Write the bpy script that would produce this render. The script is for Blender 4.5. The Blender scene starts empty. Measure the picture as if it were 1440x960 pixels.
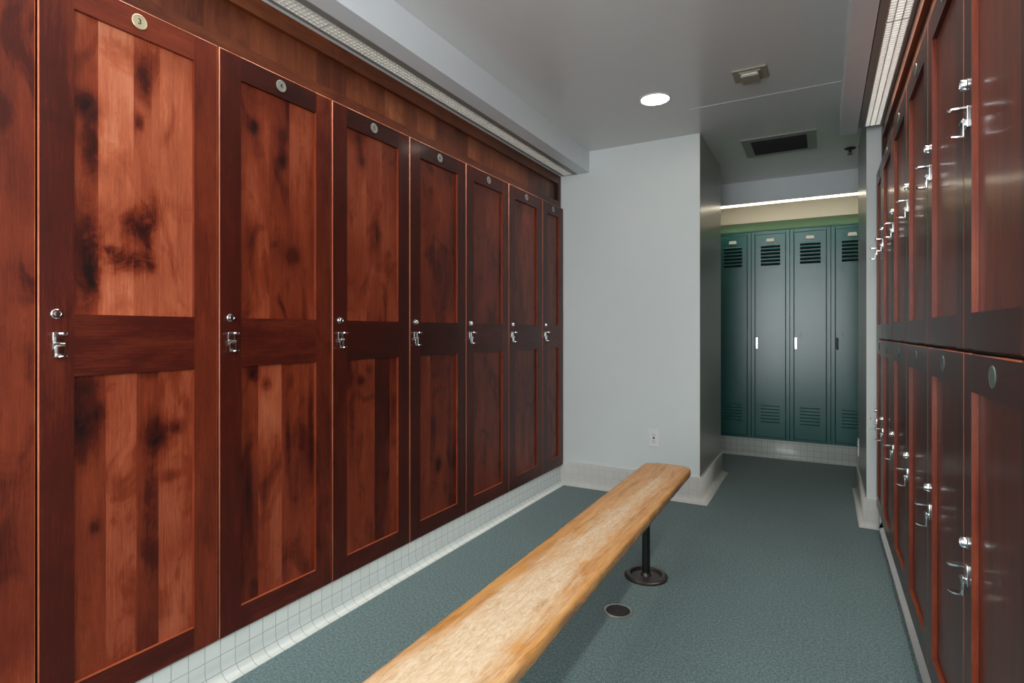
import bpy, bmesh, math, random
from mathutils import Vector, Matrix

sc = bpy.context.scene
COL = sc.collection
PI = math.pi
random.seed(11)

# ------------------------------------------------------------------ sizes
EYE = 1.09
FACE_L, FACE_R = -1.63, 0.257          # door faces of the two locker rows
END = 3.69                             # end wall plane
CEIL = 2.354
SOFF = 2.205
BACK = -2.3                            # wall behind the camera
TOP_L, BOT = 1.971, 0.137

# ------------------------------------------------------------------ node helpers
def new_mat(name):
    m = bpy.data.materials.new(name)
    m.use_nodes = True
    nt = m.node_tree
    nt.nodes.clear()
    out = nt.nodes.new('ShaderNodeOutputMaterial')
    b = nt.nodes.new('ShaderNodeBsdfPrincipled')
    nt.links.new(b.outputs[0], out.inputs[0])
    return m, nt, b

class N:
    """small wrapper for building node trees"""
    def __init__(s, nt): s.nt = nt
    def put(s, inp, v):
        if isinstance(v, bpy.types.NodeSocket): s.nt.links.new(v, inp)
        elif v is not None: inp.default_value = v
    def math(s, op, a, b=None, c=None, clamp=False):
        n = s.nt.nodes.new('ShaderNodeMath'); n.operation = op; n.use_clamp = clamp
        s.put(n.inputs[0], a); s.put(n.inputs[1], b)
        if c is not None: s.put(n.inputs[2], c)
        return n.outputs[0]
    def vec(s, x, y, z):
        n = s.nt.nodes.new('ShaderNodeCombineXYZ')
        for i, v in enumerate((x, y, z)): s.put(n.inputs[i], v)
        return n.outputs[0]
    def split(s, v):
        n = s.nt.nodes.new('ShaderNodeSeparateXYZ'); s.put(n.inputs[0], v)
        return n.outputs
    def obj(s):
        return s.nt.nodes.new('ShaderNodeTexCoord').outputs['Object']
    def uv(s):
        return s.nt.nodes.new('ShaderNodeTexCoord').outputs['UV']
    def attr(s, name):
        n = s.nt.nodes.new('ShaderNodeAttribute'); n.attribute_name = name
        return n.outputs['Fac']
    def noise(s, v, scale, detail=3.0, rough=0.55, dist=0.0):
        n = s.nt.nodes.new('ShaderNodeTexNoise'); s.put(n.inputs['Vector'], v)
        n.inputs['Scale'].default_value = scale; n.inputs['Detail'].default_value = detail
        n.inputs['Roughness'].default_value = rough; n.inputs['Distortion'].default_value = dist
        return n.outputs['Fac']
    def ramp(s, f, stops):
        n = s.nt.nodes.new('ShaderNodeValToRGB'); s.put(n.inputs[0], f)
        el = n.color_ramp.elements
        while len(el) < len(stops): el.new(0.5)
        for e, (p, c) in zip(el, stops):
            e.position = p; e.color = (*c, 1) if len(c) == 3 else c
        return n.outputs[0]
    def mix(s, f, a, b):
        n = s.nt.nodes.new('ShaderNodeMix'); n.data_type = 'RGBA'
        s.put(n.inputs[0], f)
        s.put(n.inputs[6], a if isinstance(a, bpy.types.NodeSocket) else (*a, 1))
        s.put(n.inputs[7], b if isinstance(b, bpy.types.NodeSocket) else (*b, 1))
        return n.outputs[2]
    def bump(s, h, strength, dist=0.002):
        n = s.nt.nodes.new('ShaderNodeBump'); s.put(n.inputs['Height'], h)
        n.inputs['Strength'].default_value = strength; n.inputs['Distance'].default_value = dist
        return n.outputs[0]

def rgb(r, g, b):
    f = lambda c: ((c/255+0.055)/1.055)**2.4 if c > 10 else c/255/12.92
    return (f(r), f(g), f(b))

def plain(name, col, rough=0.5, metal=0.0, bump=0.0, bscale=300, vary=0.0, coat=0.0, spec=0.5):
    m, nt, b = new_mat(name); n = N(nt)
    o = n.obj()
    f = n.noise(o, 9, 4)
    c = n.mix(f, tuple(x*(1-vary) for x in col), tuple(min(1, x*(1+vary)) for x in col))
    n.put(b.inputs['Base Color'], c)
    b.inputs['Roughness'].default_value = rough; b.inputs['Metallic'].default_value = metal
    b.inputs['Coat Weight'].default_value = coat; b.inputs['Coat Roughness'].default_value = 0.08
    b.inputs['Specular IOR Level'].default_value = spec
    if bump: n.put(b.inputs['Normal'], n.bump(n.noise(o, bscale, 2), bump, 0.001))
    return m

def glow(name, col, strength):
    m, nt, b = new_mat(name)
    b.inputs['Base Color'].default_value = (0.8, 0.8, 0.78, 1)
    b.inputs['Emission Color'].default_value = (*col, 1)
    b.inputs['Emission Strength'].default_value = strength
    return m

def wood_mat(name, cols, rough=0.42, coat=0.10, coat_rough=0.14, figure=0.5, spec=0.32):
    """knotty stained alder; reads per-face tone / seed / across and per-vertex dark"""
    m, nt, b = new_mat(name); n = N(nt)
    x, y, z = n.split(n.obj())
    across = n.attr('across'); seed = n.attr('seed'); tone = n.attr('tone'); dark = n.attr('dark')
    inv = n.math('SUBTRACT', 1.0, across)
    a = n.math('ADD', n.math('MULTIPLY', y, inv), n.math('MULTIPLY', z, across))   # across the grain
    l = n.math('ADD', n.math('MULTIPLY', z, inv), n.math('MULTIPLY', y, across))   # along the grain
    a = n.math('ADD', a, n.math('MULTIPLY', seed, 3.7))
    l = n.math('ADD', l, n.math('MULTIPLY', seed, 5.3))
    fine = n.noise(n.vec(a, n.math('MULTIPLY', l, 0.035), x), 230, 4, 0.65, 0.3)
    pore = n.noise(n.vec(a, n.math('MULTIPLY', l, 0.09), x), 420, 2, 0.6, 0.2)
    mid = n.noise(n.vec(a, n.math('MULTIPLY', l, 0.10), x), 34, 4, 0.55, 0.5)
    broad = n.noise(n.vec(a, n.math('MULTIPLY', l, 0.38), seed), 5.0, 3, 0.5, 0.7)
    smoke = n.noise(n.vec(a, l, seed), 14, 5, 0.7, 2.0)
    cloud = n.noise(n.vec(n.math('MULTIPLY', a, 1.3), n.math('MULTIPLY', l, 0.75), seed), 5.5, 4, 0.55, 1.3)
    patch = n.math('MULTIPLY', n.math('SUBTRACT', cloud, 0.53), 6.0, clamp=True)
    v = n.math('MULTIPLY_ADD', n.math('SUBTRACT', broad, 0.5), figure*0.75, tone)
    v = n.math('MULTIPLY_ADD', patch, -0.20*figure, v)
    v = n.math('MULTIPLY_ADD', n.math('SUBTRACT', mid, 0.5), 0.22, v)
    v = n.math('MULTIPLY_ADD', n.math('SUBTRACT', fine, 0.5), 0.26, v)
    v = n.math('MULTIPLY_ADD', n.math('SUBTRACT', pore, 0.5), 0.16, v)
    blot = n.math('MULTIPLY', dark, n.math('MAXIMUM', n.math('MULTIPLY_ADD', smoke, 2.1, -0.22), 0.0))
    v = n.math('SUBTRACT', v, blot, clamp=True)
    n.put(b.inputs['Base Color'], n.ramp(v, cols))
    b.inputs['Roughness'].default_value = rough
    b.inputs['Coat Weight'].default_value = coat
    b.inputs['Specular IOR Level'].default_value = spec
    b.inputs['Coat Roughness'].default_value = coat_rough
    n.put(b.inputs['Normal'], n.bump(n.math('ADD', fine, n.math('MULTIPLY', mid, 1.5)), 0.05, 0.001))
    return m

WOOD_COLS = [(0.0, (0.010, 0.0016, 0.0010)), (0.28, (0.060, 0.0064, 0.0027)),
             (0.52, (0.19, 0.030, 0.0100)), (0.78, (0.40, 0.100, 0.044)), (1.0, (0.58, 0.22, 0.122))]
M = {}
M['wood'] = wood_mat('stained alder', WOOD_COLS, figure=0.85)
M['frame'] = wood_mat('stained alder frame', WOOD_COLS, figure=0.36)
M['gloss'] = wood_mat('lacquered alder', WOOD_COLS, rough=0.42, coat=0.36, coat_rough=0.15, figure=0.35, spec=0.3)
M['header'] = wood_mat('stained alder header', [(p, (c[0]*.78, c[1]*1.25, c[2]*1.2)) for p, c in WOOD_COLS], figure=0.5)
M['hollow'] = plain('dark cabinet inside', (0.012, 0.004, 0.003), 0.7)
M['wall'] = plain('pale wall paint', (0.70, 0.745, 0.74), 0.38, bump=0.08, bscale=160, vary=0.02)
M['ceil'] = plain('ceiling paint', (0.72, 0.71, 0.70), 0.24, bump=0.08, bscale=160, vary=0.02)
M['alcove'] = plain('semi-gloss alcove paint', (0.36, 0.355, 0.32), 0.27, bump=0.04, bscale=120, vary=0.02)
M['cream'] = plain('cream wall paint', (0.88, 0.80, 0.66), 0.5, vary=0.02)
M['soffit'] = plain('soffit paint', (0.74, 0.78, 0.81), 0.4, bump=0.06, bscale=160, vary=0.02)
M['soffit_under'] = plain('soffit underside paint', (0.30, 0.28, 0.29), 0.45, vary=0.03)
M['chrome'] = plain('chrome', (0.82, 0.82, 0.83), 0.14, metal=1.0)
M['steel'] = plain('brushed steel', (0.55, 0.55, 0.53), 0.32, metal=1.0)
M['black'] = plain('black enamel', (0.006, 0.006, 0.006), 0.4)
M['void'] = plain('dark opening', (0.004, 0.005, 0.005), 0.9)
M['iron'] = plain('worn cast iron', (0.055, 0.048, 0.046), 0.38, metal=0.6, vary=0.5, bump=0.3, bscale=90)
M['brass'] = plain('lacquered brass disc', (0.62, 0.54, 0.36), 0.34, metal=0.55, vary=0.05)
M['tarnish'] = plain('dull nickel disc', (0.30, 0.30, 0.27), 0.42, metal=0.4, vary=0.08)
M['patina'] = plain('grey green disc', (0.12, 0.155, 0.135), 0.5, metal=0.3, vary=0.08)
M['ink'] = plain('black numeral paint', (0.01, 0.008, 0.006), 0.6)
M['white'] = plain('white plastic', (0.80, 0.80, 0.80), 0.35)
M['plate'] = plain('bright number plate metal', (0.78, 0.78, 0.74), 0.3, metal=0.2)
M['slat'] = plain('dark slat paint', (0.035, 0.035, 0.033), 0.35)
M['beige'] = plain('beige plastic', (0.34, 0.30, 0.23), 0.4, vary=0.03)
M['vent'] = plain('grey vent paint', (0.30, 0.30, 0.26), 0.4)
M['trimmetal'] = plain('fixture trim paint', (0.24, 0.23, 0.21), 0.4)
M['louver'] = plain('louver plastic', (0.62, 0.61, 0.58), 0.35)
M['green'] = plain('green locker enamel', (0.016, 0.128, 0.120), 0.25, bump=0.08, bscale=220, vary=0.06, spec=0.75)
M['hood'] = plain('green hood enamel', (0.075, 0.17, 0.10), 0.5, vary=0.05)
M['gap'] = plain('dark door gap', (0.003, 0.012, 0.011), 0.8)
M['tube'] = glow('lit lamp diffuser', (1.0, 0.95, 0.86), 1.35)
M['tube_bright'] = glow('lit lamp diffuser white', (1.0, 0.98, 0.96), 3.2)
M['tube_warm'] = glow('lit warm diffuser', (1.0, 0.88, 0.68), 8.0)
M['bulb'] = glow('lit downlight', (1.0, 0.93, 0.83), 22.0)

def carpet():
    m, nt, b = new_mat('green carpet'); n = N(nt)
    o = n.obj()
    f = n.noise(o, 330, 2, 0.7); g = n.noise(o, 3.0, 3); h = n.noise(o, 110, 3, 0.75)
    v = n.math('MULTIPLY_ADD', h, 0.45, n.math('MULTIPLY', f, 0.65))
    c = n.ramp(v, [(0.36, (0.008, 0.020, 0.022)), (0.50, (0.046, 0.092, 0.098)), (0.65, (0.19, 0.30, 0.32))])
    c = n.mix(n.math('MULTIPLY', g, 0.3), c, (0.045, 0.085, 0.078))
    n.put(b.inputs['Base Color'], c)
    b.inputs['Roughness'].default_value = 0.95
    b.inputs['Specular IOR Level'].default_value = 0.15
    b.inputs['Sheen Weight'].default_value = 0.25
    n.put(b.inputs['Normal'], n.bump(v, 0.7, 0.004))
    return m
M['carpet'] = carpet()

def tile(name, col, grout, gw=0.0016, pitch=0.0505, row=0.0505):
    m, nt, b = new_mat(name); n = N(nt)
    u, v, _ = n.split(n.uv())
    def line(c, p):
        f = n.math('FRACT', n.math('DIVIDE', c, p))
        d = n.math('MINIMUM', f, n.math('SUBTRACT', 1.0, f))
        return n.math('MULTIPLY', d, p)
    d = n.math('MINIMUM', line(u, pitch), line(v, row))
    k = n.math('SMOOTH_MIN', n.math('DIVIDE', d, gw), 1.0, 0.3, clamp=True)
    k = n.math('POWER', k, 2.0)
    cell = n.nt.nodes.new('ShaderNodeTexWhiteNoise'); cell.noise_dimensions = '2D'
    n.put(cell.inputs['Vector'], n.vec(n.math('FLOOR', n.math('DIVIDE', u, pitch)), n.math('FLOOR', n.math('DIVIDE', v, row)), 0))
    t = n.mix(cell.outputs['Value'], tuple(c*0.975 for c in col), tuple(min(1, c*1.02) for c in col))
    n.put(b.inputs['Base Color'], n.mix(k, grout, t))
    b.inputs['Roughness'].default_value = 0.25
    n.put(b.inputs['Normal'], n.bump(k, 0.35, 0.001))
    return m
M['tile'] = tile('white square tile', (0.55, 0.59, 0.57), (0.30, 0.32, 0.31))
M['tile_faint'] = tile('white mosaic tile', (0.68, 0.68, 0.66), (0.56, 0.56, 0.54), gw=0.0012)

def bench_mat():
    m, nt, b = new_mat('worn maple'); n = N(nt)
    x, y, z = n.split(n.obj())
    long = n.math('MULTIPLY', y, 0.05)
    fine = n.noise(n.vec(x, long, z), 190, 5, 0.7, 0.5)
    fig = n.noise(n.vec(x, n.math('MULTIPLY', y, 0.10), z), 34, 5, 0.6, 1.2)
    scuff = n.noise(n.vec(x, n.math('MULTIPLY', y, 0.38), z), 95, 5, 0.75, 0.9)
    scrape = n.noise(n.vec(x, n.math('MULTIPLY', y, 0.22), z), 24, 5, 0.7, 1.0)
    patch = n.noise(n.vec(x, n.math('MULTIPLY', y, 0.3), z), 6, 4, 0.6, 0.8)
    base = n.ramp(n.math('MULTIPLY_ADD', fine, 0.5, n.math('MULTIPLY', fig, 0.55)),
                  [(0.32, (0.20, 0.075, 0.018)), (0.50, (0.54, 0.255, 0.078)), (0.72, (0.68, 0.40, 0.165))])
    worn = n.ramp(n.math('MULTIPLY_ADD', fine, 0.3, n.math('MULTIPLY', scuff, 0.7)),
                  [(0.32, (0.47, 0.31, 0.17)), (0.5, (0.66, 0.52, 0.36)), (0.68, (0.78, 0.69, 0.55))])
    ex = n.math('ABSOLUTE', n.math('SUBTRACT', x, 0.012))
    mid = n.math('SUBTRACT', 1.0, n.math('DIVIDE', ex, 0.115))                # 1 on the middle, 0 at the edges
    far = n.math('MULTIPLY', n.math('SUBTRACT', 1.70, y), 0.45)
    w = n.math('MULTIPLY_ADD', n.math('SUBTRACT', patch, 0.5), 1.0, n.math('ADD', mid, far))
    w = n.math('MULTIPLY_ADD', n.math('SUBTRACT', scrape, 0.5), 1.3, w)
    w = n.math('MULTIPLY', n.math('SUBTRACT', w, 0.34), 1.8, clamp=True)
    c = n.mix(n.math('MULTIPLY', w, 0.88), base, worn)
    side = n.math('MULTIPLY', n.math('SUBTRACT', 0.4255, z), 120.0, clamp=True)
    chip = n.math('MULTIPLY', n.math('SUBTRACT', scrape, 0.38), 4.0, clamp=True)
    c = n.mix(n.math('MULTIPLY', side, chip), c, (0.23, 0.135, 0.075))         # grimy, battered edge
    n.put(b.inputs['Base Color'], c)
    n.put(b.inputs['Roughness'], n.math('MULTIPLY_ADD', w, 0.3, 0.38))
    n.put(b.inputs['Normal'], n.bump(n.math('ADD', scrape, fine), 0.22, 0.002))
    return m
M['bench'] = bench_mat()

# ------------------------------------------------------------------ mesh helpers
def bx(bm, x0, x1, y0, y1, z0, z1, mi=0):
    vs = [bm.verts.new(p) for p in ((x0,y0,z0),(x1,y0,z0),(x1,y1,z0),(x0,y1,z0),(x0,y0,z1),(x1,y0,z1),(x1,y1,z1),(x0,y1,z1))]
    fs = [bm.faces.new([vs[i] for i in q]) for q in ((0,3,2,1),(4,5,6,7),(0,1,5,4),(1,2,6,5),(2,3,7,6),(3,0,4,7))]
    for f in fs: f.material_index = mi
    return vs, fs

def bevel_all(bm, geom, w, seg=2):
    es = set()
    for f in geom: es.update(f.edges)
    bmesh.ops.bevel(bm, geom=list(es), offset=w, segments=seg, affect='EDGES', profile=0.5)

def bbox(bm, x0, x1, y0, y1, z0, z1, w=0.002, mi=0, seg=2):
    t = bmesh.new(); _, fs = bx(t, x0, x1, y0, y1, z0, z1, mi)
    bevel_all(t, fs, w, seg)
    merge(bm, t)

def merge(bm, t, mat=None):
    if mat is not None: bmesh.ops.transform(t, matrix=mat, verts=t.verts)
    tm = bpy.data.meshes.new('tmp'); t.to_mesh(tm); t.free()
    bm.from_mesh(tm); bpy.data.meshes.remove(tm)

def lathe(bm, prof, origin, axis='Z', seg=32, mi=0, flip=False):
    """prof: list of (radius, height) from axis start to axis end"""
    rings = []
    ox, oy, oz = origin
    for r, h in prof:
        if r < 1e-6:
            ring = [(0, 0, h)]
        else:
            ring = [(r*math.cos(2*PI*k/seg), r*math.sin(2*PI*k/seg), h) for k in range(seg)]
        out = []
        for a, b2, c in ring:
            if axis == 'Z': p = (ox+a, oy+b2, oz+c)
            elif axis == 'X': p = (ox+c, oy+a, oz+b2)
            else: p = (ox+a, oy+c, oz+b2)
            out.append(bm.verts.new(p))
        rings.append(out)
    for A, B in zip(rings, rings[1:]):
        for k in range(seg):
            k2 = (k+1) % seg
            if len(A) == 1 and len(B) == 1: continue
            if len(A) == 1: f = [A[0], B[k], B[k2]]
            elif len(B) == 1: f = [A[k], A[k2], B[0]]
            else: f = [A[k], A[k2], B[k2], B[k]]
            bm.faces.new(f).material_index = mi
    if len(rings[0]) > 1: bm.faces.new(rings[0]).material_index = mi
    if len(rings[-1]) > 1: bm.faces.new(rings[-1]).material_index = mi

def link(name, bm, mats, parent=None, loc=(0, 0, 0), smooth=False, recalc=True):
    if recalc: bmesh.ops.recalc_face_normals(bm, faces=bm.faces)
    me = bpy.data.meshes.new(name); bm.to_mesh(me); bm.free()
    for m in (mats if isinstance(mats, (list, tuple)) else [mats]): me.materials.append(M[m])
    if smooth:
        me.polygons.foreach_set('use_smooth', [True]*len(me.polygons))
        try: me.set_sharp_from_angle(angle=math.radians(40))
        except Exception: pass
    o = bpy.data.objects.new(name, me); COL.objects.link(o)
    o.location = loc
    if parent: o.parent = parent
    return o

def thing(name, label, cat, loc=(0, 0, 0), group=None):
    o = bpy.data.objects.new(name, None); COL.objects.link(o)
    o.empty_display_size = 0.1
    o.location = loc
    o['label'] = label; o['category'] = cat
    if group: o['group'] = group
    return o

def tag(o, label, cat, group=None):
    o['label'] = label; o['category'] = cat
    if group: o['group'] = group
    return o

def struct(name, bm, mats, label, cat, **k):
    o = link(name, bm, mats, **k)
    o['kind'] = 'structure'; o['label'] = label; o['category'] = cat
    return o

def boxes(*bs):
    bm = bmesh.new()
    for b in bs: bx(bm, *b)
    return bm

# ------------------------------------------------------------------ the room
struct('floor', boxes((-2.2, 1.0, BACK-0.1, 5.7, -0.06, 0.0)), 'carpet', 'dark green carpet covering the whole floor', 'floor')
struct('ceiling', boxes((-2.2, 1.0, BACK-0.1, 5.7, CEIL, CEIL+0.06)), 'ceil', 'flat grey painted ceiling above the bench', 'ceiling')
struct('wall_left', boxes((-2.2, -2.09, BACK, END, 0, CEIL)), 'wall', 'painted wall behind the tall wooden lockers', 'wall')
struct('wall_right', boxes((0.72, 0.80, BACK, END, 0, CEIL), (0.285, 0.72, BACK, 1.018, 0, SOFF)), 'wall', 'painted wall behind the two tier wooden lockers', 'wall')
struct('wall_front', boxes((-2.2, 0.8, BACK-0.08, BACK, 0, CEIL)), 'wall', 'painted wall at the near end of the room', 'wall')
struct('wall_far', boxes((-2.2, -0.685, END, 4.52, 0, CEIL)), ['wall'], 'pale painted end wall with the power outlet', 'wall')
struct('wall_corner', boxes((0.214, 1.0, END, 4.50, 0, CEIL)), ['wall'], 'narrow pale pier where the two tier lockers end', 'wall')
# the alcove cheeks wear a glossier olive paint: thin skins of paint on the two stubs
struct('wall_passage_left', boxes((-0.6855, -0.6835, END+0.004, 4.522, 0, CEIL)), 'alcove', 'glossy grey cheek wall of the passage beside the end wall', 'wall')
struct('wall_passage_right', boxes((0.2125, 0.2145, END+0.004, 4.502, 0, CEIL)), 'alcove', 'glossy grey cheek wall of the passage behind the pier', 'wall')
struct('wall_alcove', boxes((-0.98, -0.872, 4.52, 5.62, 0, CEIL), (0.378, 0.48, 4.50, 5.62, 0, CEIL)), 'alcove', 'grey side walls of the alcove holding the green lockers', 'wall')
struct('wall_end', boxes((-0.98, 0.48, 5.56, 5.64, 0, CEIL)), 'cream', 'cream wall strip above the green lockers', 'wall')
bm = boxes((-0.872, 0.378, 5.085, 5.105, 2.172, CEIL))
struct('trim_1', bm, 'soffit', 'grey fascia board hanging above the alcove light strip', 'fascia')
struct('trim_2', boxes((-0.66, 0.085, 3.268, 3.274, CEIL-0.0015, CEIL)), 'soffit', 'thin pale joint line crossing the ceiling', 'ceiling joint')

def soffit(x_in, x_slot0, x_slot1, x_out, y0, y1, name, label):
    lo, hi = sorted((x_in, x_slot1 if abs(x_slot1-x_in) < abs(x_slot0-x_in) else x_slot0))
    lo2, hi2 = sorted((x_out, x_slot0 if abs(x_slot0-x_out) < abs(x_slot1-x_out) else x_slot1))
    s0, s1 = sorted((x_slot0, x_slot1))
    bm = bmesh.new()
    for (a, b2, z) in ((lo, hi, SOFF), (lo2, hi2, SOFF), (s0, s1, SOFF+0.075)):
        bx(bm, a, b2, y0, y1, z, CEIL)
    return struct(name, bm, ['soffit'], label, 'soffit')
soffit(-1.432, -1.636, -1.518, -2.09, BACK, END, 'trim_3', 'pale boxed soffit over the tall wooden lockers')
soffit(0.085, 0.168, 0.292, 0.72, BACK, END-0.004, 'trim_4', 'grey boxed soffit over the two tier lockers')

# ------------------------------------------------------------------ tiled cove bases
def cove(name, pts, side, label, mat, top=0.16, out=0.05, lip=0.010):
    prof = [(0.0, top), (lip-0.002, top), (lip, top-0.002)]
    r = out - lip
    zc = r + 0.004
    for k in range(0, 9):
        a = PI/2*k/8
        prof.append((lip + r*(1-math.cos(a)), zc - r*math.sin(a)))
    prof.append((out, 0.0))
    # arc length measured so that rows sit above the cove piece
    s = [0.0]
    for (a, b2), (c, d) in zip(prof, prof[1:]): s.append(s[-1] + math.hypot(a-c, b2-d))
    tot = s[-1]
    vv = [0.052*0 + (tot - q) for q in s]
    bm = bmesh.new(); uvl = bm.loops.layers.uv.new('UVMap')
    P = [Vector((*p, 0)) for p in pts]
    rows = []; run = 0.0
    for i, p in enumerate(P):
        dirs = []
        if i > 0: dirs.append((P[i]-P[i-1]).normalized())
        if i < len(P)-1: dirs.append((P[i+1]-P[i]).normalized())
        ns = [Vector((-d.y, d.x, 0))*side for d in dirs]
        nn = ns[0] if len(ns) == 1 else (ns[0]+ns[1])/(1+ns[0].dot(ns[1]))
        if i > 0: run += (P[i]-P[i-1]).length
        rows.append(([bm.verts.new(p + nn*o_ + Vector((0, 0, z_))) for o_, z_ in prof], run))
    for (A, ua), (B, ub) in zip(rows, rows[1:]):
        for k in range(len(prof)-1):
            f = bm.faces.new([A[k], A[k+1], B[k+1], B[k]])
            f.smooth = k >= 2
            for lp, (uu, v_) in zip(f.loops, ((ua, vv[k]), (ua, vv[k+1]), (ub, vv[k+1]), (ub, vv[k]))):
                lp[uvl].uv = (uu, v_)
    for A, _ in (rows[0], rows[-1]): bm.faces.new(A)
    return struct(name, bm, mat, label, 'skirting')

cove('baseboard_left', [(-1.652, BACK), (-1.652, END)], -1, 'white square tile kick base under the tall wooden lockers', 'tile', top=0.134, out=0.048, lip=0.004)
cove('baseboard_far', [(-1.72, END), (-0.6835, END), (-0.6835, 4.522), (-0.872, 4.522)], -1, 'white tile cove base along the end wall and passage', 'tile_faint', top=0.163)
cove('baseboard_right', [(0.320, 1.02), (0.320, END)], 1, 'white tile cove base under the two tier lockers', 'tile_faint', top=0.134, out=0.048, lip=0.004)
cove('baseboard_corner', [(0.270, END), (0.2125, END), (0.2125, 4.502), (0.378, 4.502)], 1, 'white tile cove base wrapping the narrow pier', 'tile_faint', top=0.163, out=0.035)
cove('baseboard_alcove', [(-0.872, 5.315), (0.378, 5.315)], -1, 'white square tile kick base under the green lockers', 'tile', top=0.157, out=0.03, lip=0.008)

# ------------------------------------------------------------------ wooden doors
def set_face(me_bm, fs, tone, seed, across):
    t = me_bm.faces.layers.float.get('tone') or me_bm.faces.layers.float.new('tone')
    s = me_bm.faces.layers.float.get('seed') or me_bm.faces.layers.float.new('seed')
    a = me_bm.faces.layers.float.get('across') or me_bm.faces.layers.float.new('across')
    for f in fs: f[t] = tone; f[s] = seed; f[a] = across

def layers(bm):
    for nme in ('tone', 'seed', 'across'):
        if bm.faces.layers.float.get(nme) is None: bm.faces.layers.float.new(nme)
    if bm.verts.layers.float.get('dark') is None: bm.verts.layers.float.new('dark')

# local frame of a door: depth (+ towards the room), y along the row, z up
def member(bm, sgn, W, zb, zt, y0, y1, z0, z1, th, tone, across, edge=0.003):
    """one stile or rail; the arrises on the door's outline are rounded"""
    t = bmesh.new(); layers(t)
    xa, xb = sorted((0.0, -sgn*th))
    bx(t, xa, xb, y0, y1, z0, z1)
    es = []
    for e in t.edges:
        a, b2 = e.verts[0].co, e.verts[1].co
        if abs(a.x) > 1e-6 or abs(b2.x) > 1e-6: continue
        m_ = (a+b2)/2
        if min(abs(m_.y), abs(m_.y-W)) < 1e-5 or min(abs(m_.z-zb), abs(m_.z-zt)) < 1e-5: es.append(e)
    if es: bmesh.ops.bevel(t, geom=es, offset=edge, segments=3, affect='EDGES', profile=0.5)
    set_face(t, t.faces, tone, random.uniform(0, 40), across)
    merge(bm, t)

def slab(sgn, y0, y1, z0, z1, d, th, staves, blots, tone_shift=0.0):
    """recessed panel glued up from staves: a closed slab with a fine front grid
    staves: [(split y, tone)...]; blots: [(y, z, ry, rz, amount)] knots and smoky marks of the wood"""
    bm = bmesh.new(); layers(bm)
    T = bm.faces.layers.float['tone']; S = bm.faces.layers.float['seed']; D = bm.verts.layers.float['dark']
    ys = []
    prev = y0
    edges = [s[0] for s in staves[:-1]] + [y1]
    for q, (e, (_, tn)) in enumerate(zip(edges, staves)):
        nseg = max(2, int((e-prev)/0.009))
        for k in range(nseg): ys.append((prev + (e-prev)*k/nseg, q))
        prev = e
    ys.append((y1, len(staves)-1))
    nz = max(2, int((z1-z0)/0.010))
    zs = [z0 + (z1-z0)*k/nz for k in range(nz+1)]
    seeds = [random.uniform(0, 60) for _ in staves]
    xf, xbk = -sgn*d, -sgn*(d+th)
    grid = []
    for (y, q) in ys:
        colv = []
        for z in zs:
            v = bm.verts.new((xf, y, z))
            dk = 0.0
            for (by, bz, ry, rz, am) in blots:
                r2 = ((y-by)/ry)**2 + ((z-bz)/rz)**2
                if r2 < 6: dk += am*math.exp(-r2)
            v[D] = dk
            colv.append(v)
        grid.append(colv)
    for i in range(len(ys)-1):
        q = ys[i][1]
        for k in range(nz):
            f = bm.faces.new([grid[i][k], grid[i+1][k], grid[i+1][k+1], grid[i][k+1]])
            f[T] = staves[q][1] + tone_shift; f[S] = seeds[q]
    bk = [bm.verts.new((xbk, y, z)) for y, z in ((y0, z0), (y1, z0), (y1, z1), (y0, z1))]
    bm.faces.new(bk)
    bm.faces.new([bk[0], bk[1]] + [c[0] for c in reversed(grid)])
    bm.faces.new([bk[3], bk[2]] + [c[-1] for c in reversed(grid)])
    bm.faces.new([bk[0], bk[3]] + list(reversed(grid[0])))
    bm.faces.new([bk[1], bk[2]] + list(reversed(grid[-1])))
    return bm

def numeral(txt, size):
    cu = bpy.data.curves.new('numeral', 'FONT'); cu.body = txt; cu.size = size
    cu.align_x = 'CENTER'; cu.align_y = 'CENTER'; cu.extrude = 0.0003; cu.resolution_u = 3
    o = bpy.data.objects.new('numeral', cu); COL.objects.link(o)
    bpy.context.view_layer.update()
    me = bpy.data.meshes.new_from_object(o)
    bpy.data.objects.remove(o); bpy.data.curves.remove(cu)
    return me

def number_plate(parent, sgn, y, z, txt, mat):
    bm = bmesh.new()
    lathe(bm, [(0.0200, -0.0006*sgn), (0.0200, 0.0012*sgn), (0.0188, 0.0020*sgn), (0.0172, 0.0020*sgn), (0.0168, 0.0015*sgn), (0.0, 0.0015*sgn)], (0, y, z), 'X', 28)
    if txt:
        me = numeral(txt, 0.022)
        t = bmesh.new(); t.from_mesh(me); bpy.data.meshes.remove(me)
        for f in t.faces: f.material_index = 1
        # text plane -> the door plane, read from the room side
        R = Matrix(((0, 0, sgn, 0.0017*sgn), (sgn, 0, 0, y), (0, 1, 0, z), (0, 0, 0, 1)))
        merge(bm, t, R)
    return link('number_plate', bm, [mat, 'ink'], parent, smooth=True)

def lock_cylinder(parent, sgn, y, z):
    bm = bmesh.new(); s = sgn
    lathe(bm, [(0.0122, -0.0005*s), (0.0122, 0.002*s), (0.0105, 0.0035*s), (0.0100, 0.0105*s), (0.0088, 0.0125*s), (0.0058, 0.0128*s), (0.0054, 0.0105*s), (0.0, 0.0105*s)], (0, y, z), 'X', 28)
    xa, xb = sorted((0.0100*s, 0.0109*s))
    bx(bm, xa, xb, y-0.0008, y+0.0008, z-0.0042, z+0.0042, 1)
    return link('lock_cylinder', bm, ['chrome', 'ink'], parent, smooth=True)

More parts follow.
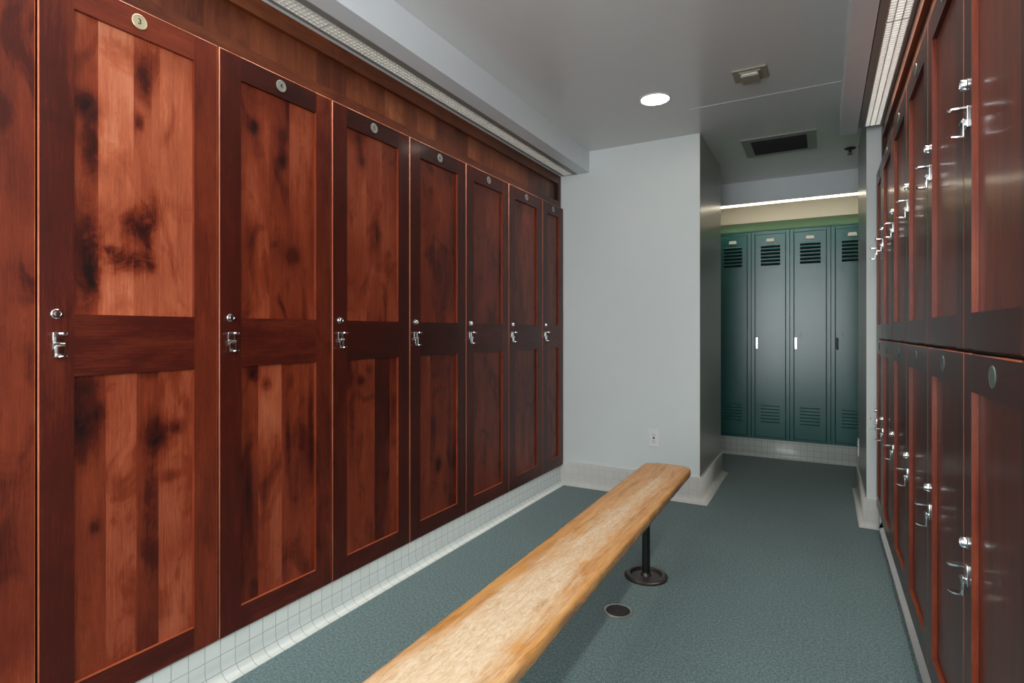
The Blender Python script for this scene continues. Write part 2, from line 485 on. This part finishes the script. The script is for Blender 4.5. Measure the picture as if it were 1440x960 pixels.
def hasp(parent, sgn, y, zt):
    """padlock latch: back plate, fixed jaw on top, pivoted lever with a turned-out lip"""
    bm = bmesh.new(); s = sgn
    def B(d0, d1, ya, yb, za, zb, w=0.0008, mi=0):
        xa, xb = sorted((s*d0, s*d1)); bbox(bm, xa, xb, y+ya, y+yb, zt+za, zt+zb, w, mi)
    def tongue(d0, d1, hw, za, th, rise=0.0):
        pts = [(d0, -hw), (d1-hw*0.9, -hw)] + [(d1-hw*0.9+hw*0.9*math.sin(a), -hw*math.cos(a)) for a in [PI*k/10 for k in range(1, 10)]] + [(d1-hw*0.9, hw), (d0, hw)]
        lo = [bm.verts.new((s*d, y+w_, zt+za+rise*max(0, (d-d0)/(d1-d0))**2)) for d, w_ in pts]
        hi = [bm.verts.new((s*d, y+w_, zt+za+th+rise*max(0, (d-d0)/(d1-d0))**2)) for d, w_ in pts]
        bm.faces.new(lo); bm.faces.new(hi)
        for k in range(len(pts)):
            k2 = (k+1) % len(pts); bm.faces.new([lo[k], lo[k2], hi[k2], hi[k]])
    B(-0.0005, 0.003, -0.0115, 0.0115, -0.042, 0.0)                       # back plate
    tongue(0.002, 0.034, 0.0105, -0.0042, 0.0036)                        # jaw
    lathe(bm, [(0.0028, -0.007), (0.0028, 0.007)], (s*0.030, y, zt-0.0045), 'Y', 14)  # rolled end of the jaw
    B(0.002, 0.008, -0.0075, 0.0075, -0.038, -0.026)                     # pivot block
    lathe(bm, [(0.0, -0.0108), (0.0042, -0.0108), (0.0042, 0.0108), (0.0, 0.0108)], (s*0.0082, y, zt-0.030), 'Y', 16)
    B(0.0068, 0.0094, -0.0105, 0.0105, -0.061, -0.024)                   # lever
    tongue(0.0070, 0.033, 0.0105, -0.0625, 0.0030, 0.004)                 # turned-out lip
    return link('hasp', bm, 'chrome', parent, smooth=True)

TH = 0.020
def wooden_door(root, sgn, W, zb, zt, mid, staves, blots, mat_f, mat_p, plate, txt, knob_y, knob_z, ftone, g=0.002, stile=0.074, worn=0.96):  # worn: tone of the highlights painted on the door edges
    """root: the locker's empty; its origin is on the door face at the near edge, floor level"""
    y0, y1 = g, W-g
    bm = bmesh.new(); layers(bm)
    Wd = W
    def mem(a, b2, c, d, tone, across):
        t = bmesh.new(); layers(t)
        xa, xb = sorted((0.0, -sgn*TH)); bx(t, xa, xb, a, b2, c, d)
        es = []
        for e in t.edges:
            p, q = e.verts[0].co, e.verts[1].co
            if abs(p.x) > 1e-6 or abs(q.x) > 1e-6: continue
            m_ = (p+q)/2
            if min(abs(m_.y-y0), abs(m_.y-y1)) < 1e-5 or min(abs(m_.z-zb), abs(m_.z-zt)) < 1e-5: es.append(e)
        if es: bmesh.ops.bevel(t, geom=es, offset=0.0030, segments=3, affect='EDGES', profile=0.5)
        set_face(t, t.faces, tone, random.uniform(0, 40), across)
        bmesh.ops.recalc_face_normals(t, faces=t.faces)
        Tn = t.faces.layers.float['tone']
        for f in t.faces:                                   # bright highlights painted into the tone of bevels, ledges and inner faces
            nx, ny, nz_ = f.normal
            if max(abs(nx), abs(ny), abs(nz_)) < 0.999 and (nz_ > 0.1 or abs(ny) > 0.1): f[Tn] = worn if nz_ > 0.1 else worn*0.84  # worn: highlight tone painted on the edges
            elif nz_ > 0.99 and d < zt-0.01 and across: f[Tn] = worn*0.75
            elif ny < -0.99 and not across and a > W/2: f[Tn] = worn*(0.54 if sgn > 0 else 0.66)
        merge(bm, t)
    j = lambda: random.uniform(-0.03, 0.03)
    ftone = [t_-0.03 for t_ in ftone]
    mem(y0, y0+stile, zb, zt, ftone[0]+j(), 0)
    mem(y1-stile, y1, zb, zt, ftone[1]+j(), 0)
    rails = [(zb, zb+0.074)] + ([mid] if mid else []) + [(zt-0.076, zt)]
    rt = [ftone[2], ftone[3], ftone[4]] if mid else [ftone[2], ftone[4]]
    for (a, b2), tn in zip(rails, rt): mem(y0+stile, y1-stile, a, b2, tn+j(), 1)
    bmesh.ops.recalc_face_normals(bm, faces=bm.faces)
    for f in bm.faces: f.smooth = max(abs(c) for c in f.normal) < 0.999
    door = link('door', bm, mat_f, root)
    for i, (a, b2) in enumerate(zip(rails, rails[1:])):
        st, bl = staves[i], blots[i]
        link('panel', slab(sgn, y0+stile-0.004, y1-stile+0.004, a[1]-0.004, b2[0]+0.004, 0.011, 0.006, st, bl), mat_p, door)
    if plate: number_plate(door, sgn, W/2, zt-0.036, txt, plate)
    lock_cylinder(door, sgn, knob_y, knob_z)
    hasp(door, sgn, knob_y+0.003, knob_z-0.045)
    return door

def carcass(root, sgn, W, zb, zt, depth=0.42):
    bm = bmesh.new(); layers(bm)
    xa, xb = sorted((-sgn*(TH+0.002), -sgn*(TH+depth)))
    bx(bm, xa, xb, 0.0006, W-0.0006, zb-0.002, zt+0.003)
    set_face(bm, bm.faces, 0.16, 3.0, 0)
    return link('carcass', bm, 'frame', root)

# pixel -> place on the left panels, used to put each stave joint and knot where it is
F_, VP = 785.0, 437.0
_th = math.atan(VP/F_); S_, C_ = math.sin(_th), math.cos(_th)
def YZ(u, v, X=FACE_L-0.011):
    xr = (u-720)/F_
    t = X/(xr*C_-S_)
    return t*(xr*S_+C_), EYE - t*(v-466)/F_

LEFT_Y = [0.153, 0.609, 1.0652, 1.5214, 1.9776, 2.4338, 2.890, 3.3462, END-0.004]
# per door: upper staves, lower staves as (joint pixel, tone); marks as (u, v, half width m, half height m, amount)
LD = [
    dict(up=[(0, .45), (0, .5)], lo=[(0, .4), (0, .45)], mu=[], ml=[], f=(.36, .47, .34, .36, .36)),
    dict(up=[(138, .60), (188, .80), (225, .72), (0, .76)],
         lo=[(149, .50), (192, .58), (223, .42), (0, .56)],
         mu=[(118, 147, .030, .035, .50), (128, 205, .018, .08, .55), (120, 360, .032, .13, .62), (131, 400, .012, .06, .3),
             (196, 172, .010, .022, .55), (200, 100, .018, .05, .35), (207, 128, .012, .05, .30), (193, 318, .036, .045, .55), (215, 300, .016, .05, .35),
             (180, 368, .055, .032, .55), (152, 351, .018, .012, .5), (212, 375, .010, .014, .45), (208, 345, .012, .05, .35)],
         ml=[(117, 600, .030, .085, .55), (140, 582, .012, .03, .35), (222, 612, .03, .045, .50), (250, 600, .02, .02, .4), (240, 668, .03, .015, .3),
             (210, 700, .018, .16, .25), (133, 740, .012, .02, .35), (120, 540, .03, .03, .3)],
         f=(.31, .41, .31, .35, .42)),
    dict(up=[(379, .50), (407, .47), (0, .50)], lo=[(363, .40), (396, .58), (0, .44)],
         mu=[(357, 178, .020, .02, .5), (398, 226, .016, .024, .6), (398, 195, .02, .04, .25), (412, 360, .03, .03, .3), (352, 330, .02, .06, .2)],
         ml=[(356, 524, .022, .03, .45), (374, 540, .02, .02, .25), (405, 620, .010, .10, .35), (350, 680, .012, .14, .3), (438, 600, .012, .2, .3)],
         f=(.30, .38, .30, .34, .20)),
    dict(up=[(515, .55), (537, .60), (0, .55)], lo=[(527, .53), (548, .28), (0, .45)],
         mu=[(509, 225, .018, .035, .5), (505, 200, .015, .06, .3), (530, 330, .02, .06, .2)],
         ml=[(508, 535, .020, .02, .4), (495, 600, .012, .12, .3), (520, 520, .02, .03, .25)],
         f=(.26, .30, .28, .18, .17)),
    dict(up=[(612, .42), (0, .44)], lo=[(605, .46), (628, .48), (0, .42)],
         mu=[(606, 270, .02, .04, .25)], ml=[(617, 652, .022, .035, .5), (610, 600, .02, .1, .25), (632, 560, .012, .2, .2)],
         f=(.26, .28, .28, .18, .17)),
    dict(up=[(684, .44), (0, .45)], lo=[(684, .44), (0, .43)], mu=[], ml=[], f=(.31, .33, .33, .28, .25)),
    dict(up=[(735, .43), (0, .44)], lo=[(738, .42), (0, .43)], mu=[], ml=[], f=(.32, .34, .32, .29, .27)),
    dict(up=[(777, .43), (0, .43)], lo=[(777, .41), (0, .42)], mu=[], ml=[], f=(.32, .34, .32, .29, .27)),
]
LEFT_LABELS = [
    'tall wooden locker cut off by the left edge, before the one numbered 3',
    'tall wooden locker with the cream number 3 disc and pale knotty upper panel',
    'tall wooden locker directly beside the one numbered 3, toward the end wall',
    'tall wooden locker third along counting number 3 as first, dark stave in lower panel',
    'tall wooden locker fourth along counting the number 3 locker as first',
    'plain dark red tall wooden locker third from the end wall',
    'plain dark red tall wooden locker second from the end wall',
    'narrow tall wooden locker touching the pale end wall',
]
LEFT_TXT = ['2', '3', '4', '5', '6', '7', '8', '9']
for i in range(8):
    Y0, Y1 = LEFT_Y[i], LEFT_Y[i+1]; W = Y1-Y0
    root = thing('tall_locker', LEFT_LABELS[i], 'locker', (FACE_L, Y0, 0), 'tall wooden lockers along one wall')
    carcass(root, 1, W, BOT, TOP_L)
    d = LD[i]
    def conv(lst):
        return [((YZ(u, 466)[0]-Y0) if u else 0, tn) for u, tn in lst]
    if i == 0: st = [[(W*0.5, .45), (0, .5)], [(W*0.5, .4), (0, .45)]]
    else: st = [conv(d['lo']), conv(d['up'])]
    def cb(lst):
        r = []
        for (u, v, ry, rz, am) in lst:
            y, z = YZ(u, v); r.append((y-Y0, z, ry, rz, am))
        return r
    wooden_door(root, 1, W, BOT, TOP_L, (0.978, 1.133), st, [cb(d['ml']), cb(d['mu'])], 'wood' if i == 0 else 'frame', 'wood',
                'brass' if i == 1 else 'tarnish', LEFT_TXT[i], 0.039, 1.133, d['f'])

RIGHT_Y = [1.020, 1.477, 1.934, 2.391, 2.848, 3.305, 3.652]
UPW = ['nearest', 'second', 'third', 'fourth', 'fifth', 'narrow last']
ORD = ['one cut by the right picture edge', 'second along from the right picture edge', 'third along from the right picture edge',
       'third counting back from the pale pier', 'second counting back from the pale pier', 'narrow one touching the pale pier']
for i in range(6):
    Y0, Y1 = RIGHT_Y[i], RIGHT_Y[i+1]; W = Y1-Y0
    for tier, (zb, zt, kz) in enumerate(((BOT, 1.047, 0.662), (1.053, 1.952, 1.590))):
        nm = ('lower', 'upper')[tier]
        root = thing('tier_locker', f'{nm} tier dark glossy wooden locker, {ORD[i]}', 'locker', (FACE_R, Y0, 0), f'{nm} tier of wooden lockers')
        carcass(root, -1, W, zb, zt)
        st = [[(W*random.uniform(.35, .6), .35+.11*tier), (0, .38+.11*tier)]]  # upper panels paler: brighter reflected light painted into their tone
        wooden_door(root, -1, W, zb, zt, None, st, [[]], 'gloss', 'gloss', 'patina', '', W-0.039, kz, (.30, .31, .27, .27, .26), stile=0.068, worn=0.80)  # worn: tone of the highlights painted on the door edges

# ------------------------------------------------------------------ wooden headers above the lockers
def header(name, sgn, face, y0, y1, z0, label):
    L = y1-y0
    root = thing(name, label, 'panel', (face, y0, 0))
    def part(pname, rects, d0, d1, across, tone, grid=False):
        bm = bmesh.new(); layers(bm)
        for (a, b2, c, d, tn) in rects:
            t = bmesh.new(); layers(t)
            xa, xb = sorted((-sgn*d0, -sgn*d1)); _, fs = bx(t, xa, xb, a, b2, c, d)
            set_face(t, t.faces, tone+tn, random.uniform(0, 40), across)
            merge(bm, t)
        return link(pname, bm, 'header', root)
    z1 = SOFF-0.001
    part('rail', [(0, L, z0, z0+0.042, 0)], 0.0, 0.03, 1, .36)
    part('rail', [(0, L, z1-0.060, z1, 0)], 0.0, 0.03, 1, .42)
    part('stile', [(L-0.045, L, z0+0.042, z1-0.060, 0)], 0.0, 0.03, 0, .30)
    rects = []; y = 0.0
    while y < L-0.046:
        w = random.uniform(0.06, 0.16); e = min(L-0.045, y+w)
        rects.append((y, e, z0+0.040, z1-0.058, random.uniform(-.14, .12))); y = e
    part('panel', rects, 0.018, 0.028, 0, .43)
    return root
header('header_panel', 1, FACE_L-0.020, 0.153, END-0.003, TOP_L+0.006, 'long wooden header panel above the tall wooden lockers')
header('header_panel', -1, FACE_R+0.026, 1.020, END-0.008, 1.952+0.006, 'long dark wooden header panel above the two tier lockers')

# ------------------------------------------------------------------ strip lights
def strip_light(x0, x1, fl0, fl1, y0, joints, y1, label, mat, cols=4):
    """fl0..x0 and x1..fl1 are the painted flanges of the fixture"""
    root = thing('strip_light', label, 'light', ((x0+x1)/2, y0, SOFF))
    ox, oy, oz = root.location
    bm = bmesh.new()
    def B(a, b2, c, d, e, f): bx(bm, a-ox, b2-ox, c-oy, d-oy, e-oz, f-oz)
    B(fl0, x0, y0, y1, SOFF-0.001, SOFF+0.07); B(x1, fl1, y0, y1, SOFF-0.001, SOFF+0.07)
    B(x0, x1, y0, y1, SOFF+0.05, SOFF+0.07)
    B(x0, x1, y1-0.012, y1, SOFF, SOFF+0.05); B(x0, x1, y0, y0+0.012, SOFF, SOFF+0.05)
    link('housing', bm, 'trimmetal', root)
    bm = bmesh.new(); B(x0+0.001, x1-0.001, y0+0.013, y1-0.013, SOFF+0.026, SOFF+0.030)
    link('diffuser', bm, mat, root)
    ends = [y0+0.013] + joints + [y1-0.013]
    for a, b2 in zip(ends, ends[1:]):
        bm = bmesh.new()
        a += 0.003; b2 -= 0.003
        B(x0+0.0006, x0+0.004, a, b2, SOFF-0.002, SOFF+0.014); B(x1-0.004, x1-0.0006, a, b2, SOFF-0.002, SOFF+0.014)
        for k in range(1, cols):
            x = x0 + (x1-x0)*k/cols; B(x-0.0016, x+0.0016, a, b2, SOFF-0.0005, SOFF+0.013)
        n = int((b2-a)/0.019)
        for k in range(n+1):
            y = a + (b2-a-0.002)*k/n; B(x0+0.004, x1-0.004, y, y+0.0032, SOFF-0.0004, SOFF+0.0128)
        link('louver', bm, 'louver', root)
    return root
strip_light(-1.618, -1.550, -1.633, -1.521, -1.0, [0.25, 1.45, 2.55, 3.30], END-0.006, 'long louvered strip light above the tall wooden lockers', 'tube')
strip_light(0.198, 0.272, 0.171, 0.282, -0.6, [0.4, 1.25, 2.42], END-0.085, 'long louvered strip light above the two tier lockers', 'tube_bright', 3)

root = thing('strip_light', 'warm strip light behind the fascia above the green lockers', 'light', (-0.25, 5.16, 2.172))
bm = bmesh.new()
bx(bm, -0.61, 0.62, -0.053, 0.055, 0.028, 0.050); bx(bm, -0.61, 0.62, -0.053, -0.048, 0.004, 0.028)
link('housing', bm, 'white', root)
for a, b2 in ((-0.605, 0.005), (0.011, 0.615)):
    bm = bmesh.new(); bx(bm, a, b2, -0.046, 0.050, 0.003, 0.027)
    for k in range(30):
        x = a + (b2-a)*(k+0.5)/30; bx(bm, x-0.003, x+0.003, -0.047, 0.051, 0.0015, 0.027, 1)
    link('diffuser', bm, ['tube_warm', 'louver'], root)

# ------------------------------------------------------------------ ceiling fittings
root = thing('recessed_downlight', 'round lit downlight recessed in the ceiling', 'light', (-0.797, 3.030, CEIL))
bm = bmesh.new()
lathe(bm, [(0.083, 0.001), (0.083, -0.004), (0.076, -0.006), (0.073, -0.003), (0.073, 0.001)], (0, 0, 0), 'Z', 48)
link('trim_ring', bm, 'white', root, smooth=True)
bm = bmesh.new(); lathe(bm, [(0.0725, 0.0), (0.0725, -0.002), (0.05, -0.0035), (0.0, -0.0042)], (0, 0, 0), 'Z', 40)
link('lens', bm, 'bulb', root, smooth=True)

root = thing('ceiling_sensor', 'small beige rectangular sensor box fixed to the ceiling', 'sensor', (-0.31, 2.955, CEIL))
bm = bmesh.new(); bbox(bm, -0.078, 0.078, -0.072, 0.072, -0.010, 0.0005, 0.004)
link('base_plate', bm, 'beige', root)
bm = bmesh.new(); bbox(bm, -0.042, 0.042, -0.040, 0.062, -0.030, -0.009, 0.005)
bbox(bm, -0.050, 0.050, -0.052, -0.046, -0.016, -0.009, 0.002)
link('cover', bm, 'beige', root)
bm = bmesh.new(); bbox(bm, -0.034, 0.034, -0.0415, -0.0395, -0.022, -0.014, 0.0005)
link('lens', bm, 'white', root)

root = thing('air_vent', 'rectangular grey ceiling vent with dark slats in the passage', 'vent', (-0.255, 4.165, CEIL))
bm = bmesh.new()
for (a, b2, c, d) in ((-0.22, 0.22, -0.205, -0.15), (-0.22, 0.22, 0.15, 0.205), (-0.22, -0.165, -0.15, 0.15), (0.165, 0.22, -0.15, 0.15)):
    bx(bm, a, b2, c, d, -0.008, 0.0005)
link('frame', bm, 'vent', root)
bm = bmesh.new(); bx(bm, -0.165, 0.165, -0.15, 0.15, -0.001, 0.0003); link('opening', bm, 'void', root)
for k in range(9):
    y = -0.135 + 0.27*k/8
    t = bmesh.new(); bx(t, -0.165, 0.165, -0.009, 0.009, -0.0008, 0.0008)
    bmesh.ops.rotate(t, verts=t.verts, matrix=Matrix.Rotation(math.radians(-38), 3, 'X'))
    link('slat', t, 'slat', root, loc=(0, y, -0.007))

root = thing('sprinkler_head', 'small dark sprinkler head on the passage ceiling', 'sprinkler', (0.165, 4.50, CEIL))
bm = bmesh.new(); lathe(bm, [(0.036, 0.0005), (0.036, -0.003), (0.026, -0.009), (0.014, -0.011), (0.0, -0.011)], (0, 0, 0), 'Z', 28)
link('escutcheon', bm, 'iron', root, smooth=True)
bm = bmesh.new(); lathe(bm, [(0.008, -0.010), (0.008, -0.026), (0.004, -0.030), (0.004, -0.040), (0.019, -0.041), (0.019, -0.043), (0.0, -0.044)], (0, 0, 0), 'Z', 20)
bx(bm, -0.013, -0.010, -0.002, 0.002, -0.042, -0.020); bx(bm, 0.010, 0.013, -0.002, 0.002, -0.042, -0.020); bx(bm, -0.013, 0.013, -0.002, 0.002, -0.022, -0.019)
link('deflector', bm, 'iron', root, smooth=True)

# ------------------------------------------------------------------ outlets
def outlet(loc, face, label):
    root = thing('power_outlet', label, 'outlet', loc)
    R = Matrix.Identity(4) if face == 'Y' else Matrix.Rotation(-PI/2, 4, 'Z')
    bm = bmesh.new(); bbox(bm, -0.035, 0.035, -0.006, 0.0008, -0.058, 0.058, 0.002)
    bmesh.ops.transform(bm, matrix=R, verts=bm.verts); link('cover_plate', bm, 'white', root)
    for zc in (0.0205, -0.0205):
        bm = bmesh.new()
        bbox(bm, -0.0165, 0.0165, -0.008, -0.005, zc-0.0145, zc+0.0145, 0.0012)
        bx(bm, -0.0075, -0.005, -0.0085, -0.0078, zc-0.002, zc+0.007, 1); bx(bm, 0.005, 0.0075, -0.0085, -0.0078, zc-0.001, zc+0.006, 1)
        lathe(bm, [(0.0028, -0.0085), (0.0028, -0.0078)], (0, 0, zc-0.008), 'Y', 12, 1)
        bmesh.ops.transform(bm, matrix=R, verts=bm.verts); link('socket', bm, ['white', 'ink'], root)
    bm = bmesh.new()
    lathe(bm, [(0.0032, -0.0072), (0.0032, -0.0055)], (0, 0, 0), 'Y', 12)
    bx(bm, -0.006, 0.006, -0.0085, -0.0058, -0.005, 0.005)
    bmesh.ops.transform(bm, matrix=R, verts=bm.verts); link('test_button', bm, 'ink', root)
outlet((-0.977, END, 0.386), 'Y', 'white power outlet plate low on the pale end wall')
outlet((0.2125, 4.44, 0.31), 'X', 'white outlet plate seen edge-on on the passage cheek')

# ------------------------------------------------------------------ bench
root = thing('bench', 'long worn wooden plank bench on black steel legs', 'bench', (-0.653, 0.0, 0))
def plank():
    bm = bmesh.new()
    yn, yf, z1, th = 0.25, 2.80, 0.432, 0.040
    n = 120
    r = 0.045
    sec = []
    for k in range(9): a = PI*k/8; sec.append((math.sin(a)**0.6, math.copysign(abs(math.cos(a))**0.6, math.cos(a))))      # rounded side, top to bottom
    rings = []
    rnd = random.Random(5)
    wob = [rnd.uniform(-1, 1) for _ in range(n+2)]
    for i in range(n+1):
        t = i/n; y = yn + (yf-yn)*t
        L = -0.757 + (-0.783+0.757)*t + 0.653; Rr = -0.512 + (-0.553+0.512)*t + 0.653
        e = min(y-yn, yf-y)
        c = 0.0
        if e < r: c = r - math.sqrt(max(0, r*r-(r-e)**2))
        w = wob[i]*0.0012
        L += c; Rr -= c
        er = 0.015
        ring = []
        for s_, c_ in sec: ring.append((Rr-er+er*s_+w*abs(s_), y, z1-th/2+(th/2)*c_))
        for s_, c_ in reversed(sec): ring.append((L+er-er*s_-w*abs(s_), y, z1-th/2+(th/2)*c_))
        rings.append([bm.verts.new(p) for p in ring])
    for A, B in zip(rings, rings[1:]):
        for k in range(len(A)):
            k2 = (k+1) % len(A)
            bm.faces.new([A[k], A[k2], B[k2], B[k]])
    bm.faces.new(rings[0]); bm.faces.new(rings[-1])
    return bm
link('seat', plank(), 'bench', root, smooth=True)
for ly in (2.460, 0.62):
    bm = bmesh.new()
    lathe(bm, [(0.0175, 0.006), (0.0175, 0.388)], (0, 0, 0), 'Z', 28)
    bbox(bm, -0.085, 0.085, -0.035, 0.035, 0.385, 0.393, 0.002)
    leg = link('leg', bm, 'black', root, loc=(-0.034, ly, 0), smooth=True)
    bm = bmesh.new()
    lathe(bm, [(0.094, -0.001), (0.094, 0.008), (0.090, 0.012), (0.074, 0.016), (0.069, 0.014), (0.064, 0.006), (0.024, 0.009), (0.019, 0.022), (0.0, 0.022)], (0, 0, 0), 'Z', 48)
    link('flange', bm, 'iron', leg, smooth=True)

# ------------------------------------------------------------------ floor drain
root = thing('floor_drain', 'round metal floor drain set in the carpet beside the bench leg', 'drain', (-0.697, 2.102, 0))
bm = bmesh.new(); lathe(bm, [(0.056, -0.001), (0.056, 0.003), (0.052, 0.005), (0.047, 0.004), (0.047, -0.001)], (0, 0, 0), 'Z', 40)
link('rim', bm, 'steel', root, smooth=True)
bm = bmesh.new()
lathe(bm, [(0.047, -0.001), (0.047, 0.0008), (0.0, 0.0008)], (0, 0, 0), 'Z', 40, 1)
for k in range(-6, 7):
    y = k*0.0068; h = math.sqrt(max(0, 0.0465**2-y*y))
    bx(bm, -h, h, y-0.0017, y+0.0017, 0.0005, 0.0030)
lathe(bm, [(0.006, 0.0005), (0.006, 0.0042), (0.0, 0.0045)], (0, 0, 0), 'Z', 16)
link('grate', bm, ['iron', 'void'], root)

# ------------------------------------------------------------------ green metal lockers
GY, GZ0, GZ1, GW = 5.300, 0.158, 1.962, 0.3035
GX = [-0.852 + GW*k for k in range(5)]
GL = ['green metal locker partly hidden by the passage corner on the end wall side',
      'green metal locker with a bright chrome latch, second from the end wall side',
      'green metal locker with a chrome latch and small holes, third from the end wall side',
      'green metal locker missing its bright latch, partly hidden by the pier']
def vent_louvers(parent, xc, z0, z1, hw, open_=0.86, n=6):
    bm = bmesh.new()
    p = (z1-z0)/n
    for k in range(n):
        zt = z1 - k*p; zl = zt - p*(0.30 if open_ > 0.5 else 0.24); zb_ = zt - p*open_
        a = [bm.verts.new(q) for q in ((xc-hw, 0.0005, zt), (xc+hw, 0.0005, zt), (xc+hw, -0.0100, zl), (xc-hw, -0.0100, zl), (xc+hw, 0.0005, zb_), (xc-hw, 0.0005, zb_))]
        bm.faces.new([a[0], a[1], a[2], a[3]]); bm.faces.new([a[3], a[2], a[4], a[5]]).material_index = 1 if open_ > 0.5 else 0
        bm.faces.new([a[0], a[3], a[5]]); bm.faces.new([a[1], a[4], a[2]]); bm.faces.new([a[0], a[5], a[4], a[1]])
    return link('vent', bm, ['green', 'gap'], parent)
for i in range(4):
    root = thing('metal_locker', GL[i], 'locker', (GX[i], GY, 0), 'green metal lockers in the alcove')
    bm = bmesh.new()
    w = GW
    bx(bm, 0.001, w-0.001, 0.012, 0.24, GZ0, GZ1)
    for (a, b2, c, d) in ((0.001, 0.030, GZ0, GZ1), (w-0.030, w-0.001, GZ0, GZ1), (0.030, w-0.030, GZ0, GZ0+0.020), (0.030, w-0.030, GZ1-0.030, GZ1)):
        bbox(bm, a, b2, 0.0, 0.014, c, d, 0.0015)
    link('body', bm, 'green', root)
    dx0, dx1, dz0, dz1 = 0.0335, w-0.0335, GZ0+0.0225, GZ1-0.0335
    bm = bmesh.new(); bx(bm, 0.030, w-0.030, 0.0105, 0.0125, GZ0+0.02, GZ1-0.03); link('door_seam', bm, 'gap', root)
    bm = bmesh.new(); bbox(bm, dx0, dx1, -0.003, 0.011, dz0, dz1, 0.002)
    door = link('door', bm, 'green', root)
    def off(o): o.location.y -= 0.003; return o
    off(vent_louvers(door, w/2+0.002, 1.655, 1.838, 0.076)); off(vent_louvers(door, w/2, 0.285, 0.450, 0.074, 0.28))
    bm = bmesh.new()
    t = [bm.verts.new(q) for q in ((w/2-0.034, 0, 1.864), (w/2+0.034, 0, 1.864), (w/2+0.028, 0, 1.894), (w/2-0.028, 0, 1.894))]
    t2 = [bm.verts.new(q) for q in ((w/2-0.032, -0.008, 1.867), (w/2+0.032, -0.008, 1.867), (w/2+0.026, -0.003, 1.892), (w/2-0.026, -0.003, 1.892))]
    bm.faces.new(t); bm.faces.new(t2)
    for k in range(4): bm.faces.new([t[k], t[(k+1) % 4], t2[(k+1) % 4], t2[k]])
    off(link('number_plate', bm, 'plate', door))
    bm = bmesh.new(); xl = dx0+0.012
    bbox(bm, xl-0.009, xl+0.009, -0.004, 0.001, 0.94, 1.04, 0.002)
    bbox(bm, xl-0.006, xl+0.006, -0.016, -0.003, 0.945, 0.958, 0.002); bbox(bm, xl-0.005, xl+0.005, -0.014, -0.003, 1.022, 1.034, 0.002)
    bbox(bm, xl-0.0045, xl+0.0045, -0.018, -0.012, 0.948, 1.030, 0.002)
    off(link('latch', bm, 'black' if i in (0, 3) else 'chrome', door))
    if i >= 2:
        bm = bmesh.new()
        for zz, rr in ((1.062, 0.0045), (1.038, 0.003), (1.082, 0.003)): lathe(bm, [(rr, 0.0006), (rr, -0.0012)], (xl+0.038, 0, zz), 'Y', 12)
        off(link('screw_hole', bm, 'void', door))
    bm = bmesh.new()
    for zz in (0.35, 1.05, 1.75): lathe(bm, [(0.0035, zz-0.03), (0.0035, zz+0.03)], (dx1+0.002, 0.0, 0), 'Z', 10)
    link('hinge', bm, 'green', root, smooth=True)
bm = bmesh.new()
pr = [(5.296, GZ1+0.001), (5.296, GZ1+0.014), (5.50, 2.078), (5.54, 2.078), (5.54, GZ1+0.001)]
A = [bm.verts.new((-0.868, y, z)) for y, z in pr]; B = [bm.verts.new((0.374, y, z)) for y, z in pr]
bm.faces.new(A); bm.faces.new(B)
for k in range(5): bm.faces.new([A[k], A[(k+1) % 5], B[(k+1) % 5], B[k]])
tag(link('locker_hood', bm, 'hood'), 'sloping green metal hood on top of the green lockers', 'hood')

# ------------------------------------------------------------------ light
def area(name, loc, rot, sx, sy, power, col, spread=180):
    l = bpy.data.lights.new(name, 'AREA'); l.shape = 'RECTANGLE'; l.size = sx; l.size_y = sy
    l.energy = power; l.color = col; l.spread = math.radians(spread)
    o = bpy.data.objects.new(name, l); COL.objects.link(o); o.location = loc; o.rotation_euler = rot
    return o
area('daylight_fill', (-0.75, BACK+0.05, 1.25), (PI/2, 0, 0), 2.3, 1.9, 66, (0.96, 0.99, 1.0))  # added fill lamp, unseen behind the camera; no window is built
area('daylight_fill', (0.275, -0.75, 1.62), (0, PI/2, 0), 1.05, 2.3, 47, (0.97, 0.98, 1.0))  # added lamp brightening the soffit and near lockers; solid wall behind it
area('lamp_tubes', (-1.585, 1.35, SOFF-0.004), (0, 0, 0), 0.06, 3.9, 5.5, (1.0, 0.90, 0.76), 75)
area('lamp_tubes', (0.235, 1.35, SOFF-0.004), (0, 0, 0), 0.06, 3.6, 17, (1.0, 0.92, 0.80), 110)

w = bpy.data.worlds.new('world'); sc.world = w; w.use_nodes = True
w.node_tree.nodes['Background'].inputs[0].default_value = (0.5, 0.55, 0.6, 1)
w.node_tree.nodes['Background'].inputs[1].default_value = 0.2

# ------------------------------------------------------------------ camera
cam = bpy.data.cameras.new('camera'); co = bpy.data.objects.new('camera', cam); COL.objects.link(co)
cam.sensor_width = 36.0; cam.sensor_fit = 'HORIZONTAL'; cam.lens = F_/1440*36.0
cam.shift_y = -14/1440
cam.clip_start = 0.02
co.location = (0, 0, EYE); co.rotation_euler = (PI/2, 0, _th)
sc.camera = co

sc.view_settings.view_transform = 'Standard'
sc.view_settings.look = 'None'
sc.view_settings.exposure = 0.0
sc.view_settings.gamma = 1.0
sc.view_settings.use_curve_mapping = False
